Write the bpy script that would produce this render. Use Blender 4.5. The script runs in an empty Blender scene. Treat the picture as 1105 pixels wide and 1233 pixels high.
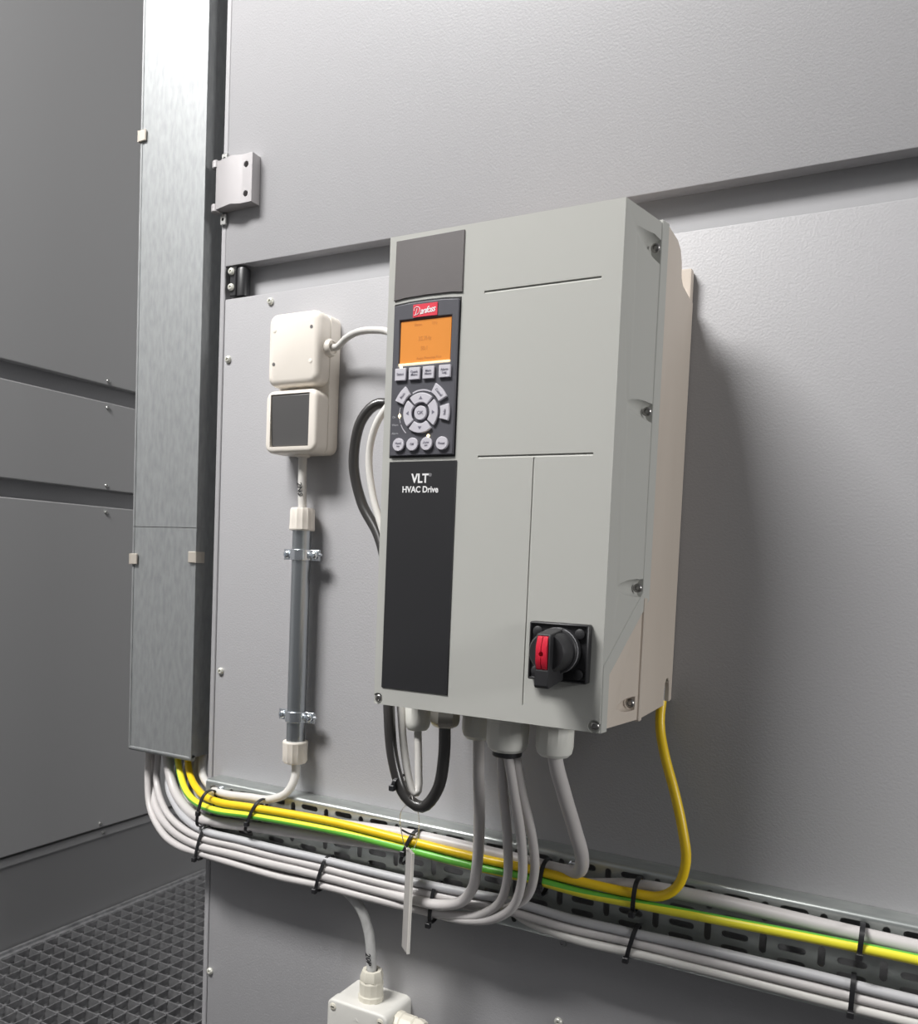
import bpy, bmesh, math, random
from mathutils import Vector, Matrix

random.seed(4)
PI = math.pi
scene = bpy.context.scene
col = scene.collection

# ------------------------------------------------------------------ camera
CAM_POS = Vector((0.0, -0.832, 0.87))
YAW, PITCH, ROLL = -0.481091, -0.0535033, 0.0414132
f_ = Vector((math.sin(YAW) * math.cos(PITCH), math.cos(YAW) * math.cos(PITCH), math.sin(PITCH)))
r_ = Vector((math.cos(YAW), -math.sin(YAW), 0))
u_ = r_.cross(f_)
right = r_ * math.cos(ROLL) + u_ * math.sin(ROLL)
up = u_ * math.cos(ROLL) - r_ * math.sin(ROLL)
cam_data = bpy.data.cameras.new('camera')
cam = bpy.data.objects.new('camera', cam_data)
col.objects.link(cam)
m = Matrix.Identity(4)
for i in range(3):
    m[i][0], m[i][1], m[i][2], m[i][3] = right[i], up[i], -f_[i], CAM_POS[i]
cam.matrix_world = m
cam_data.sensor_fit = 'HORIZONTAL'
cam_data.sensor_width = 36.0
cam_data.lens = 36.0 * 1003.33 / 1105.0
cam_data.shift_y = 120.23 / 1105.0
cam_data.clip_start = 0.02
cam_data.dof.use_dof = True
cam_data.dof.focus_distance = 0.86
cam_data.dof.aperture_fstop = 16.0
scene.camera = cam

# ------------------------------------------------------------------ light
world = bpy.data.worlds.new('world')
scene.world = world
world.use_nodes = True
world.node_tree.nodes['Background'].inputs[0].default_value = (0.96, 0.97, 1.0, 1)
world.node_tree.nodes['Background'].inputs[1].default_value = 0.145


def area(name, loc, target, sx, sy, power, color=(1, 1, 1)):
    d = bpy.data.lights.new(name, 'AREA')
    d.shape = 'RECTANGLE'
    d.size, d.size_y, d.energy, d.color = sx, sy, power, color
    o = bpy.data.objects.new(name, d)
    col.objects.link(o)
    o.location = loc
    o.rotation_euler = (Vector(target) - Vector(loc)).to_track_quat('-Z', 'Y').to_euler()
    return o


lamp = area('room_lamp', (-1.24, -1.30, 2.85), (-0.95, 0.0, 1.0), 1.05, 0.45, 104, (1.0, 0.985, 0.97))
lamp_two = area('room_lamp_two', (4.40, -1.05, 2.05), (0.0, -0.1, 0.9), 1.40, 0.60, 96, (1.0, 0.99, 0.98))
lamp.rotation_euler = (math.radians(36), 0, 0)

scene.view_settings.view_transform = 'Standard'
scene.view_settings.look = 'None'
scene.view_settings.gamma = 1
scene.view_settings.use_curve_mapping = False
scene.view_settings.exposure = 0.0


# ------------------------------------------------------------------ materials
def mat(name, color, rough=0.5, metal=0.0, bump=None, vary=None, emit=None, coat=0.0, spec=0.5):
    mt = bpy.data.materials.new(name)
    mt.use_nodes = True
    nt = mt.node_tree
    b = nt.nodes['Principled BSDF']
    b.inputs['Base Color'].default_value = (*color, 1)
    b.inputs['Roughness'].default_value = rough
    b.inputs['Metallic'].default_value = metal
    b.inputs['Coat Weight'].default_value = coat
    b.inputs['Specular IOR Level'].default_value = spec
    if emit:
        b.inputs['Emission Color'].default_value = (*emit[0], 1)
        b.inputs['Emission Strength'].default_value = emit[1]
    if bump or vary:
        tc = nt.nodes.new('ShaderNodeTexCoord')
    if bump:
        scale, strength, dist = bump[:3]
        n = nt.nodes.new('ShaderNodeTexNoise')
        n.inputs['Scale'].default_value = scale
        n.inputs['Detail'].default_value = 3
        bp = nt.nodes.new('ShaderNodeBump')
        bp.inputs['Strength'].default_value = strength
        bp.inputs['Distance'].default_value = dist
        nt.links.new(tc.outputs['Object'], n.inputs['Vector'])
        nt.links.new(n.outputs['Fac'], bp.inputs['Height'])
        nt.links.new(bp.outputs['Normal'], b.inputs['Normal'])
    if vary:
        scale, c2, stretch = vary
        mp = nt.nodes.new('ShaderNodeMapping')
        mp.inputs['Scale'].default_value = stretch
        n = nt.nodes.new('ShaderNodeTexNoise')
        n.inputs['Scale'].default_value = scale
        n.inputs['Detail'].default_value = 5
        cr = nt.nodes.new('ShaderNodeValToRGB')
        cr.color_ramp.elements[0].position = 0.35
        cr.color_ramp.elements[1].position = 0.68
        cr.color_ramp.elements[0].color = (*color, 1)
        cr.color_ramp.elements[1].color = (*c2, 1)
        nt.links.new(tc.outputs['Object'], mp.inputs['Vector'])
        nt.links.new(mp.outputs['Vector'], n.inputs['Vector'])
        nt.links.new(n.outputs['Fac'], cr.inputs['Fac'])
        nt.links.new(cr.outputs['Color'], b.inputs['Base Color'])
    return mt


def stripe_mat(name, ca, cb, width, rough=0.35):
    mt = bpy.data.materials.new(name)
    mt.use_nodes = True
    nt = mt.node_tree
    b = nt.nodes['Principled BSDF']
    b.inputs['Roughness'].default_value = rough
    uv = nt.nodes.new('ShaderNodeUVMap')
    sp = nt.nodes.new('ShaderNodeSeparateXYZ')
    fr = nt.nodes.new('ShaderNodeMath'); fr.operation = 'FRACT'
    sb = nt.nodes.new('ShaderNodeMath'); sb.operation = 'SUBTRACT'; sb.inputs[1].default_value = 0.5
    ab = nt.nodes.new('ShaderNodeMath'); ab.operation = 'ABSOLUTE'
    gt = nt.nodes.new('ShaderNodeMath'); gt.operation = 'GREATER_THAN'; gt.inputs[1].default_value = 0.5 - width / 2
    mx = nt.nodes.new('ShaderNodeMix'); mx.data_type = 'RGBA'
    mx.inputs['A'].default_value = (*ca, 1)
    mx.inputs['B'].default_value = (*cb, 1)
    nt.links.new(uv.outputs[0], sp.inputs[0])
    nt.links.new(sp.outputs[0], fr.inputs[0])
    nt.links.new(fr.outputs[0], sb.inputs[0])
    nt.links.new(sb.outputs[0], ab.inputs[0])
    nt.links.new(ab.outputs[0], gt.inputs[0])
    nt.links.new(gt.outputs[0], mx.inputs['Factor'])
    nt.links.new(mx.outputs['Result'], b.inputs['Base Color'])
    return mt


PAINT = (0.365, 0.362, 0.372)
M = {
    'wall': mat('grey_embossed_paint', PAINT, 0.44, bump=(430, 0.24, 0.0011), spec=0.35),
    'wall_dark': mat('grey_smooth_paint', (0.41, 0.41, 0.414), 0.5, bump=(300, 0.05, 0.001)),
    'recess': mat('grey_frame_paint', (0.36, 0.36, 0.37), 0.5),
    'skirt': mat('shaded_skirt_paint', (0.27, 0.27, 0.274), 0.6),  # shade of the recessed skirt is put into this darker grey
    'pan': mat('dark_floor_pan', (0.018, 0.018, 0.019), 0.8),
    'grate': mat('galvanised_grating', (0.46, 0.46, 0.47), 0.36, 0.6, vary=(60, (0.28, 0.28, 0.29), (1, 1, 1))),
    'galv': mat('galvanised_sheet', (0.385, 0.397, 0.401), 0.50, 0.60, vary=(170, (0.32, 0.333, 0.337), (1.0, 1.0, 0.3))),
    'tray': mat('galvanised_tray', (0.56, 0.59, 0.57), 0.34, 0.8, vary=(70, (0.45, 0.48, 0.47), (0.4, 1, 1))),
    'conduit': mat('conduit_steel', (0.50, 0.53, 0.55), 0.30, 0.95),
    'zinc': mat('bright_zinc', (0.72, 0.76, 0.80), 0.22, 0.95),
    'steel': mat('screw_steel', (0.62, 0.62, 0.60), 0.25, 0.95),
    'dsteel': mat('dark_screw_steel', (0.34, 0.33, 0.32), 0.3, 0.95),
    'socket': mat('screw_socket_dark', (0.03, 0.03, 0.03), 0.6),
    'whitescrew': mat('white_painted_screw', (0.66, 0.66, 0.60), 0.3, 0.3),
    'clip': mat('beige_clip_metal', (0.60, 0.55, 0.48), 0.4, 0.4),
    'hinge': mat('cast_hinge_metal', (0.40, 0.385, 0.39), 0.45, 0.35, bump=(500, 0.05, 0.0005)),
    'blackplastic': mat('black_plastic', (0.018, 0.018, 0.02), 0.38),
    'blackrough': mat('black_rough_plastic', (0.022, 0.022, 0.024), 0.5),
    'cover': mat('grey_drive_cover', (0.462, 0.464, 0.436), 0.65, bump=(900, 0.05, 0.0004), spec=0.15),
    'body': mat('beige_cast_body', (0.60, 0.535, 0.465), 0.55, vary=(9, (0.53, 0.465, 0.40), (1, 1, 0.25)), bump=(700, 0.08, 0.0005)),
    'darkpanel': mat('charcoal_panel', (0.115, 0.105, 0.104), 0.5, bump=(2500, 0.3, 0.0003)),
    'nameplate': mat('black_name_plate', (0.022, 0.022, 0.024), 0.42),
    'keypad': mat('keypad_anthracite', (0.085, 0.085, 0.098), 0.4),
    'keypad_dark': mat('keypad_edge_black', (0.012, 0.012, 0.013), 0.4),
    'button': mat('pale_lilac_button', (0.56, 0.545, 0.59), 0.45),
    'print': mat('grey_print', (0.16, 0.155, 0.20), 0.6),
    'printw': mat('white_print', (0.82, 0.82, 0.82), 0.5),
    'prints': mat('silver_print', (0.45, 0.45, 0.47), 0.5),
    'logo': mat('red_logo', (0.72, 0.045, 0.075), 0.4),
    'screen': mat('orange_backlit_screen', (0.5, 0.2, 0.04), 0.25, emit=((1.0, 0.33, 0.07), 0.30)),
    'screen_edge': mat('painted_ledge_light', (0.9, 0.75, 0.5), 0.3, emit=((1.0, 0.72, 0.38), 0.75)),  # emission stands in for light caught on the bezel ledge
    'screentext': mat('screen_dark_segments', (0.36, 0.14, 0.03), 0.4, emit=((1.0, 0.31, 0.05), 0.24)),
    'led': mat('lit_led', (1, 0.9, 0.6), 0.3, emit=((1.0, 0.80, 0.45), 3.0)),
    'red': mat('red_plastic', (0.62, 0.02, 0.045), 0.3),
    'redhole': mat('dark_red_plastic', (0.16, 0.008, 0.015), 0.5),
    'cream': mat('cream_plastic', (0.78, 0.73, 0.66), 0.38),
    'jbox': mat('pale_grey_plastic', (0.66, 0.65, 0.61), 0.45),
    'creamgland': mat('cream_gland_plastic', (0.66, 0.63, 0.54), 0.42),
    'gland': mat('light_grey_gland', (0.74, 0.74, 0.69), 0.4),
    'brass': mat('nickel_brass', (0.60, 0.57, 0.50), 0.25, 0.95),
    'rocker': mat('slate_rocker', (0.082, 0.080, 0.080), 0.42),
    'cable': mat('light_grey_sheath', (0.57, 0.545, 0.535), 0.38),
    'cable_w': mat('white_sheath', (0.63, 0.615, 0.585), 0.36),
    'cable_b': mat('blue_grey_sheath', (0.47, 0.47, 0.485), 0.38),
    'cable_m': mat('mid_grey_sheath', (0.36, 0.36, 0.36), 0.4),
    'cable_j': mat('mottled_grey_sheath', (0.42, 0.42, 0.41), 0.42, vary=(120, (0.56, 0.56, 0.55), (1, 1, 0.4))),
    'cable_k': mat('black_sheath', (0.026, 0.024, 0.023), 0.30, spec=0.9),
    'earth1': stripe_mat('yellow_green_sheath', (0.86, 0.78, 0.05), (0.14, 0.48, 0.06), 0.36),
    'earth2': stripe_mat('deep_yellow_green_sheath', (0.88, 0.60, 0.015), (0.12, 0.44, 0.06), 0.26),
    'tag': mat('grey_tag', (0.36, 0.345, 0.33), 0.5),
    'tagedge': mat('white_tag_edge', (0.85, 0.82, 0.76), 0.5),
    'ink': mat('black_ink', (0.01, 0.01, 0.012), 0.5),
    'wire': mat('thin_steel_wire', (0.75, 0.72, 0.68), 0.25, 0.9),
}


# ------------------------------------------------------------------ mesh helpers
def wloc(p):
    v = Vector((0, 0, 0))
    while p is not None:
        v += p.location
        p = p.parent
    return v


def tag(o, label=None, cat=None, group=None, kind=None):
    if label: o['label'] = label
    if cat: o['category'] = cat
    if group: o['group'] = group
    if kind: o['kind'] = kind
    return o


def thing(name, loc, label, cat, group=None, kind=None):
    o = bpy.data.objects.new(name, None)
    o.empty_display_size = 0.03
    col.objects.link(o)
    o.location = loc
    return tag(o, label, cat, group, kind)


class MB:
    def __init__(self):
        self.bm = bmesh.new()

    def box(self, x0, x1, y0, y1, z0, z1, bev=0.0, seg=2):
        b = bmesh.new()
        bmesh.ops.create_cube(b, size=1)
        for v in b.verts:
            v.co = Vector((x0 + (v.co.x + .5) * (x1 - x0), y0 + (v.co.y + .5) * (y1 - y0), z0 + (v.co.z + .5) * (z1 - z0)))
        if bev > 0:
            bmesh.ops.bevel(b, geom=list(b.edges), offset=bev, segments=seg, profile=0.5, affect='EDGES')
        self.merge(b)
        return self

    def rbox(self, x0, x1, y0, y1, z0, z1, r=0.01, edge=0.003, seg=5):
        """box lying on the wall: edges along y rounded by r, front edges by edge"""
        b = bmesh.new()
        bmesh.ops.create_cube(b, size=1)
        for v in b.verts:
            v.co = Vector((x0 + (v.co.x + .5) * (x1 - x0), y0 + (v.co.y + .5) * (y1 - y0), z0 + (v.co.z + .5) * (z1 - z0)))
        es = [e for e in b.edges if abs(e.verts[0].co.y - e.verts[1].co.y) > 1e-6]
        bmesh.ops.bevel(b, geom=es, offset=r, segments=seg, profile=0.5, affect='EDGES')
        if edge > 0:
            es = [e for e in b.edges if abs(e.verts[0].co.y - y0) < 1e-6 and abs(e.verts[1].co.y - y0) < 1e-6]
            bmesh.ops.bevel(b, geom=es, offset=edge, segments=3, profile=0.5, affect='EDGES')
        self.merge(b)
        return self

    def merge(self, b, mtx=None):
        me = bpy.data.meshes.new('tmp')
        b.to_mesh(me); b.free()
        if mtx is not None: me.transform(mtx)
        self.bm.from_mesh(me)
        bpy.data.meshes.remove(me)

    def lathe(self, prof, origin=(0, 0, 0), axis=(0, 0, 1), seg=20, ribs=None):
        """prof: (radius, height) list; closed at both ends"""
        b = bmesh.new()
        rings = []
        for r, h in prof:
            if r < 1e-7:
                rings.append([b.verts.new((0, 0, h))])
            else:
                ring = []
                for k in range(seg):
                    rr = r
                    if ribs and ribs[1] <= h <= ribs[2] and k % 2: rr = r * ribs[0]
                    a = 2 * PI * k / seg
                    ring.append(b.verts.new((rr * math.cos(a), rr * math.sin(a), h)))
                rings.append(ring)
        for a, c in zip(rings[:-1], rings[1:]):
            for k in range(seg):
                k2 = (k + 1) % seg
                if len(a) == 1 and len(c) == 1: continue
                if len(a) == 1: b.faces.new((a[0], c[k], c[k2]))
                elif len(c) == 1: b.faces.new((a[k], a[k2], c[0]))
                else: b.faces.new((a[k], a[k2], c[k2], c[k]))
        for ring, flip in ((rings[0], True), (rings[-1], False)):
            if len(ring) > 1: b.faces.new(ring[::-1] if flip else ring)
        q = Vector((0, 0, 1)).rotation_difference(Vector(axis).normalized())
        bmesh.ops.recalc_face_normals(b, faces=list(b.faces))
        self.merge(b, Matrix.Translation(origin) @ q.to_matrix().to_4x4())
        return self

    def prism(self, poly, axis, a0, a1, func=None):
        """polygon in the two other axes, extruded along axis ('x','y','z')"""
        b = bmesh.new()
        def P(p, a):
            if axis == 'x': return (a, p[0], p[1])
            if axis == 'y': return (p[0], a, p[1])
            return (p[0], p[1], a)
        A = [b.verts.new(P(p, a0)) for p in poly]
        B = [b.verts.new(P(p, a1)) for p in poly]
        n = len(poly)
        b.faces.new(A); b.faces.new(B[::-1])
        for k in range(n):
            b.faces.new((A[k], B[k], B[(k + 1) % n], A[(k + 1) % n]))
        if func:
            for v in b.verts: v.co = Vector(func(v.co))
        bmesh.ops.recalc_face_normals(b, faces=list(b.faces))
        self.merge(b)
        return self

    def tube(self, pts, r, seg=8, caps=True):
        add_tube(self.bm, pts, r, seg)
        return self

    def mesh(self, name, smooth=35):
        me = bpy.data.meshes.new(name)
        self.bm.to_mesh(me); self.bm.free()
        if smooth:
            me.polygons.foreach_set('use_smooth', [True] * len(me.polygons))
            me.set_sharp_from_angle(angle=math.radians(smooth))
        return me

    def build(self, name, material, parent=None, smooth=35, cut=None, bevel=0):
        me = self.mesh(name, 0 if cut else smooth)
        if cut: me = boolean(me, cut, smooth)
        return place(name, me, material, parent, bevel)


def place(name, me, material, parent=None, bevel=0):
    if material is not None:
        me.materials.clear(); me.materials.append(M[material])
    o = bpy.data.objects.new(name, me)
    col.objects.link(o)
    if parent is not None:
        me.transform(Matrix.Translation(-wloc(parent)))
        o.parent = parent
    if bevel:
        bv = o.modifiers.new('bevel', 'BEVEL')
        bv.width = bevel; bv.segments = 2; bv.limit_method = 'ANGLE'; bv.angle_limit = math.radians(35)
        bv.harden_normals = False
    return o


def boolean(me, cutters, smooth=35):
    a = bpy.data.objects.new('tmp_a', me); col.objects.link(a)
    tmp = [a]
    for c in cutters:
        cm = c.mesh('tmp_c', 0)
        o = bpy.data.objects.new('tmp_c', cm); col.objects.link(o); tmp.append(o)
        md = a.modifiers.new('b', 'BOOLEAN'); md.operation = 'DIFFERENCE'; md.solver = 'EXACT'; md.object = o
    dg = bpy.context.evaluated_depsgraph_get(); dg.update()
    out = bpy.data.meshes.new_from_object(a.evaluated_get(dg))
    for o in tmp:
        d = o.data; bpy.data.objects.remove(o)
        bpy.data.meshes.remove(d)
    if smooth:
        out.polygons.foreach_set('use_smooth', [True] * len(out.polygons))
        out.set_sharp_from_angle(angle=math.radians(smooth))
    return out


def inst(name, me, parent, pos, rot=None):
    """another object on shared mesh data, at a world position"""
    o = bpy.data.objects.new(name, me)
    col.objects.link(o)
    o.parent = parent
    o.location = Vector(pos) - (wloc(parent) if parent else Vector((0, 0, 0)))
    if rot: o.rotation_euler = rot
    return o


def spline(pts, step=0.006):
    P = [Vector(p) for p in pts]
    P = [P[0] * 2 - P[1]] + P + [P[-1] * 2 - P[-2]]
    out = []
    for i in range(1, len(P) - 2):
        p0, p1, p2, p3 = P[i - 1:i + 3]
        # centripetal Catmull-Rom
        t0 = 0; t1 = t0 + max((p1 - p0).length, 1e-5) ** .5; t2 = t1 + max((p2 - p1).length, 1e-5) ** .5; t3 = t2 + max((p3 - p2).length, 1e-5) ** .5
        n = max(2, int((p2 - p1).length / step))
        for k in range(n):
            t = t1 + (t2 - t1) * k / n
            a1 = p0 * ((t1 - t) / (t1 - t0)) + p1 * ((t - t0) / (t1 - t0))
            a2 = p1 * ((t2 - t) / (t2 - t1)) + p2 * ((t - t1) / (t2 - t1))
            a3 = p2 * ((t3 - t) / (t3 - t2)) + p3 * ((t - t2) / (t3 - t2))
            b1 = a1 * ((t2 - t) / (t2 - t0)) + a2 * ((t - t0) / (t2 - t0))
            b2 = a2 * ((t3 - t) / (t3 - t1)) + a3 * ((t - t1) / (t3 - t1))
            out.append(b1 * ((t2 - t) / (t2 - t1)) + b2 * ((t - t1) / (t2 - t1)))
    out.append(P[-2])
    return out


REF = Vector((0, -0.7, 0.71))


def add_tube(bm, pts, r, seg=10, phase=None):
    pts = [Vector(p) for p in pts]
    n = len(pts)
    uvl = bm.loops.layers.uv.verify() if phase is not None else None
    s = [0.0]
    for a, b in zip(pts[:-1], pts[1:]): s.append(s[-1] + (b - a).length)
    rings = []
    for i in range(n):
        t = (pts[min(i + 1, n - 1)] - pts[max(i - 1, 0)]).normalized()
        e1 = REF - t * REF.dot(t)
        if e1.length < 1e-3: e1 = Vector((1, 0, 0)) - t * t.x
        e1.normalize()
        e2 = t.cross(e1)
        rings.append([bm.verts.new(pts[i] + (e1 * math.cos(2 * PI * k / seg) + e2 * math.sin(2 * PI * k / seg)) * r) for k in range(seg)])
    for i in range(n - 1):
        for k in range(seg):
            k2 = (k + 1) % seg
            f = bm.faces.new((rings[i][k], rings[i][k2], rings[i + 1][k2], rings[i + 1][k]))
            if uvl is not None:
                for lp, (kk, ii) in zip(f.loops, ((k, i), (k + 1, i), (k + 1, i + 1), (k, i + 1))):
                    fr = s[ii] / s[-1]
                    for (sa, pa), (sb, pb) in zip(phase[:-1], phase[1:]):
                        if fr <= sb + 1e-9:
                            ph = pa + (pb - pa) * (fr - sa) / (sb - sa); break
                    lp[uvl].uv = (kk / seg - ph + 4, s[ii])
    bm.faces.new(rings[0][::-1]); bm.faces.new(rings[-1])


def cable(name, pts, r, material, label, cat='cable', group=None, phase=None, seg=12):
    b = MB()
    add_tube(b.bm, spline(pts), r, seg, phase)
    bmesh.ops.recalc_face_normals(b.bm, faces=list(b.bm.faces))
    o = b.build(name, material, None, smooth=60)
    return tag(o, label, cat, group)


FRONT = Matrix(((1, 0, 0, 0), (0, 0, -1, 0), (0, 1, 0, 0), (0, 0, 0, 1)))


def text(name, body, size, material, parent, pos, align='CENTER', bold=0.0, shear=0.0, rot=None, sx=1.0, depth=0.0001, spacing=1.0):
    cu = bpy.data.curves.new('tmp_text', 'FONT')
    cu.body = body; cu.size = size; cu.align_x = align; cu.align_y = 'CENTER'
    cu.offset = bold; cu.shear = shear; cu.extrude = depth; cu.space_line = 0.85; cu.space_character = spacing
    cu.resolution_u = 3
    o = bpy.data.objects.new('tmp_text', cu); col.objects.link(o)
    dg = bpy.context.evaluated_depsgraph_get(); dg.update()
    me = bpy.data.meshes.new_from_object(o.evaluated_get(dg))
    bpy.data.objects.remove(o); bpy.data.curves.remove(cu)
    me.transform(Matrix.Translation(pos) @ FRONT @ (rot or Matrix.Identity(4)) @ Matrix.Diagonal((sx, 1, 1, 1)))
    me.name = name
    return place(name, me, material, parent)


def pan_screw(name, r, h, socket=0.42):
    """pan head along -y, base at the origin, with a dark drive recess"""
    b = MB()
    b.lathe([(r, 0), (r, h * .25), (r * .9, h * .7), (r * .62, h * .97), (r * socket, h), (r * socket * .8, h * .55), (0, h * .5)], axis=(0, -1, 0), seg=16)
    return b.mesh(name, 40)


def with_mat(me, material):
    me.materials.clear(); me.materials.append(M[material]); return me


SCREW_WHITE = with_mat(pan_screw('white_screw_mesh', 0.0048, 0.0034), 'whitescrew')
SCREW_SMALL = with_mat(pan_screw('small_screw_mesh', 0.0040, 0.0026, 0.5), 'dsteel')
SCREW_ZINC = with_mat(pan_screw('zinc_screw_mesh', 0.0050, 0.0042), 'zinc')
SCREW_STEEL = with_mat(pan_screw('steel_screw_mesh', 0.0048, 0.0032), 'steel')

# ================================================================== SETTING
# ---- grating floor
PITCH_G = 0.0347
fl = MB().box(-1.664, 3.0, -4.0, 1.95, -0.22, -0.20).build('floor', 'pan', None)
tag(fl, 'open steel grating floor over a dark pan', 'floor', kind='structure')
X0, X1, Y0, Y1 = -1.628, 0.55, -1.0, 1.9
bar_x = MB().box(X0, X1, -0.0012, 0.0012, -0.026, 0.0).mesh('bearing_bar', 0)
k0 = math.ceil((Y0 - 0.1515) / PITCH_G)
k1 = math.floor((Y1 - 0.1515) / PITCH_G)
bar_y = MB().box(-0.0011, 0.0011, Y0, Y1, -0.014, -0.001)
for k in range(k0, k1 + 1):      # nub added at every crossing to stand in for its glint
    y = 0.1515 + k * PITCH_G
    bar_y.box(-0.0034, 0.0034, y - 0.0034, y + 0.0034, -0.003, 0.0012)
bar_y = bar_y.mesh('cross_bar', 0)
with_mat(bar_x, 'grate'); with_mat(bar_y, 'grate')
k0 = math.ceil((Y0 - 0.1515) / PITCH_G)
k1 = math.floor((Y1 - 0.1515) / PITCH_G)
for k in range(k0, k1 + 1):
    inst('bearing_bar', bar_x, fl, (0, 0.1515 + k * PITCH_G, 0))
for k in range(int((X1 - X0) / PITCH_G) + 1):
    inst('cross_bar', bar_y, fl, (X0 + k * PITCH_G, 0, 0))
MB().box(-1.646, -1.638, Y0, Y1, -0.03, 0.008).box(-1.638, -1.6285, Y0, Y1, -0.03, 0.002).build('edge_profile', 'grate', fl)

# ---- left wall: frame sheet, three panels, bottom profile, recessed skirt
XL = -1.644
wl = MB().box(XL - 0.09, XL - 0.022, -1.6, 1.9, -0.2, 2.6).build('wall_left', 'recess', None)
tag(wl, 'dark grey panelled side wall behind the metal trunking', 'wall', kind='structure')
for z0, z1, zs in ((1.257, 2.6, (1.2663,)), (1.0155, 1.217, (1.2056, 1.0253)), (0.214, 0.976, (0.9639, 0.2247))):
    p = MB().box(XL - 0.022, XL, -1.6, 1.9, z0, z1, 0.0015, 1).build('panel', 'wall_dark', wl)
    for z in zs:
        for y in (0.515, -0.6, 1.5):
            inst('screw', SCREW_STEEL, p, (XL, y, z), (0, 0, PI / 2))
pr = MB().box(XL - 0.022, XL - 0.004, -1.6, 1.9, 0.188, 0.207, 0.002, 1).build('bottom_profile', 'wall_dark', wl)
inst('screw', SCREW_STEEL, pr, (XL - 0.004, 0.528, 0.199), (0, 0, PI / 2))
MB().box(XL - 0.022, XL - 0.006, -1.6, 1.9, -0.03, 0.188).build('skirt', 'skirt', wl)

# ---- back wall of the chamber beyond
wb = MB().box(XL - 0.09, 1.0, 1.9, 1.96, -0.2, 2.6).build('wall_back', 'wall_dark', None)
tag(wb, 'grey end wall of the chamber beyond the opening', 'wall', kind='structure')

# ---- right wall: frame with post, lower panel
DEEP = 0.019
XE = -0.8065
wr = MB().box(XE, 1.0, DEEP, 0.062, -0.03, 2.4).build('wall_right', 'recess', None)
tag(wr, 'pale grey embossed metal wall carrying the motor drive', 'wall', kind='structure')
MB().box(XE, -0.7985, 0.0, DEEP, -0.03, 2.4, 0.001, 1).build('frame_post', 'wall', wr)
pl = MB().box(-0.7975, 1.0, 0.0, DEEP, -0.03, 1.206, 0.0020, 2).build('panel', 'wall', wr)
for x, z in ((-0.7203, 1.1949), (-0.7885, 1.1278), (-0.7873, 0.7191), (-0.7926, 0.3085), (-0.2928, 0.386)):
    inst('screw', SCREW_WHITE, pl, (x, 0, z))
inst('screw', with_mat(pan_screw('painted_screw_mesh', 0.0045, 0.0022), 'wall'), pl, (-0.2928, 0, 0.4731))

# ---- door above the gap, with its hinge
dr = MB().box(-0.7985, 1.0, 0.0, DEEP, 1.248, 2.4, 0.0012, 2).build('door_1', 'wall', None)
tag(dr, 'pale grey upper door leaf with a cast metal hinge', 'door', kind='structure')
hb = MB()
hb.prism([(-0.806, -0.0125), (-0.775, -0.0190), (-0.762, -0.0150), (-0.7435, -0.0150), (-0.7435, 0.0), (-0.797, 0.0), (-0.806, -0.004)], 'z', 1.3165, 1.3765)
cut = [MB().lathe([(0.0038, 0), (0.0038, 0.03)], (-0.7535, 0.0, z), (0, -1, 0), 16) for z in (1.3635, 1.3275)]
hinge = hb.build('hinge', 'hinge', dr, cut=cut, bevel=0.0010)
for z0, z1 in ((1.3690, 1.3790), (1.3140, 1.3240)):
    MB().lathe([(0.0052, 0), (0.0060, 0.001), (0.0060, z1 - z0 - .001), (0.0052, z1 - z0)], (-0.8085, -0.0085, z0), seg=16).build('knuckle', 'hinge', hinge)
for z0, z1 in ((1.3775, 1.3905), (1.3000, 1.3140)):
    c = [MB().lathe([(0.0022, 0), (0.0022, 0.02)], (-0.8010, 0.001, (z0 + z1) / 2), (0, -1, 0), 12)]
    MB().box(-0.8055, -0.7955, -0.004, -0.0006, z0, z1, 0.0008, 1).build('leaf_tab', 'steel', hinge, cut=c)
for z in (1.3635, 1.3275):
    MB().lathe([(0.0034, 0), (0.0034, 0.004), (0.0015, 0.005), (0.0012, 0.003), (0, 0.003)], (-0.7535, -0.003, z), (0, -1, 0), 12).build('screw', 'steel', hinge)

# ================================================================== DOOR STOP
ds = thing('door_stop', (-0.777, DEEP, 1.208), 'small black plastic door stop with two white screws in the wall gap', 'door stop')
b = MB().box(-0.7900, -0.7795, 0.0, DEEP - 0.0003, 1.2085, 1.2465, 0.001, 1)
b.lathe([(0.0085, 0), (0.0085, 0.034), (0.0075, 0.036)], (-0.7735, 0.0080, 1.2085), seg=18)
b.build('bumper', 'blackplastic', ds)
for z in (1.2400, 1.2200):
    inst('screw', SCREW_WHITE, ds, (-0.7868, 0.0, z))

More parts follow.
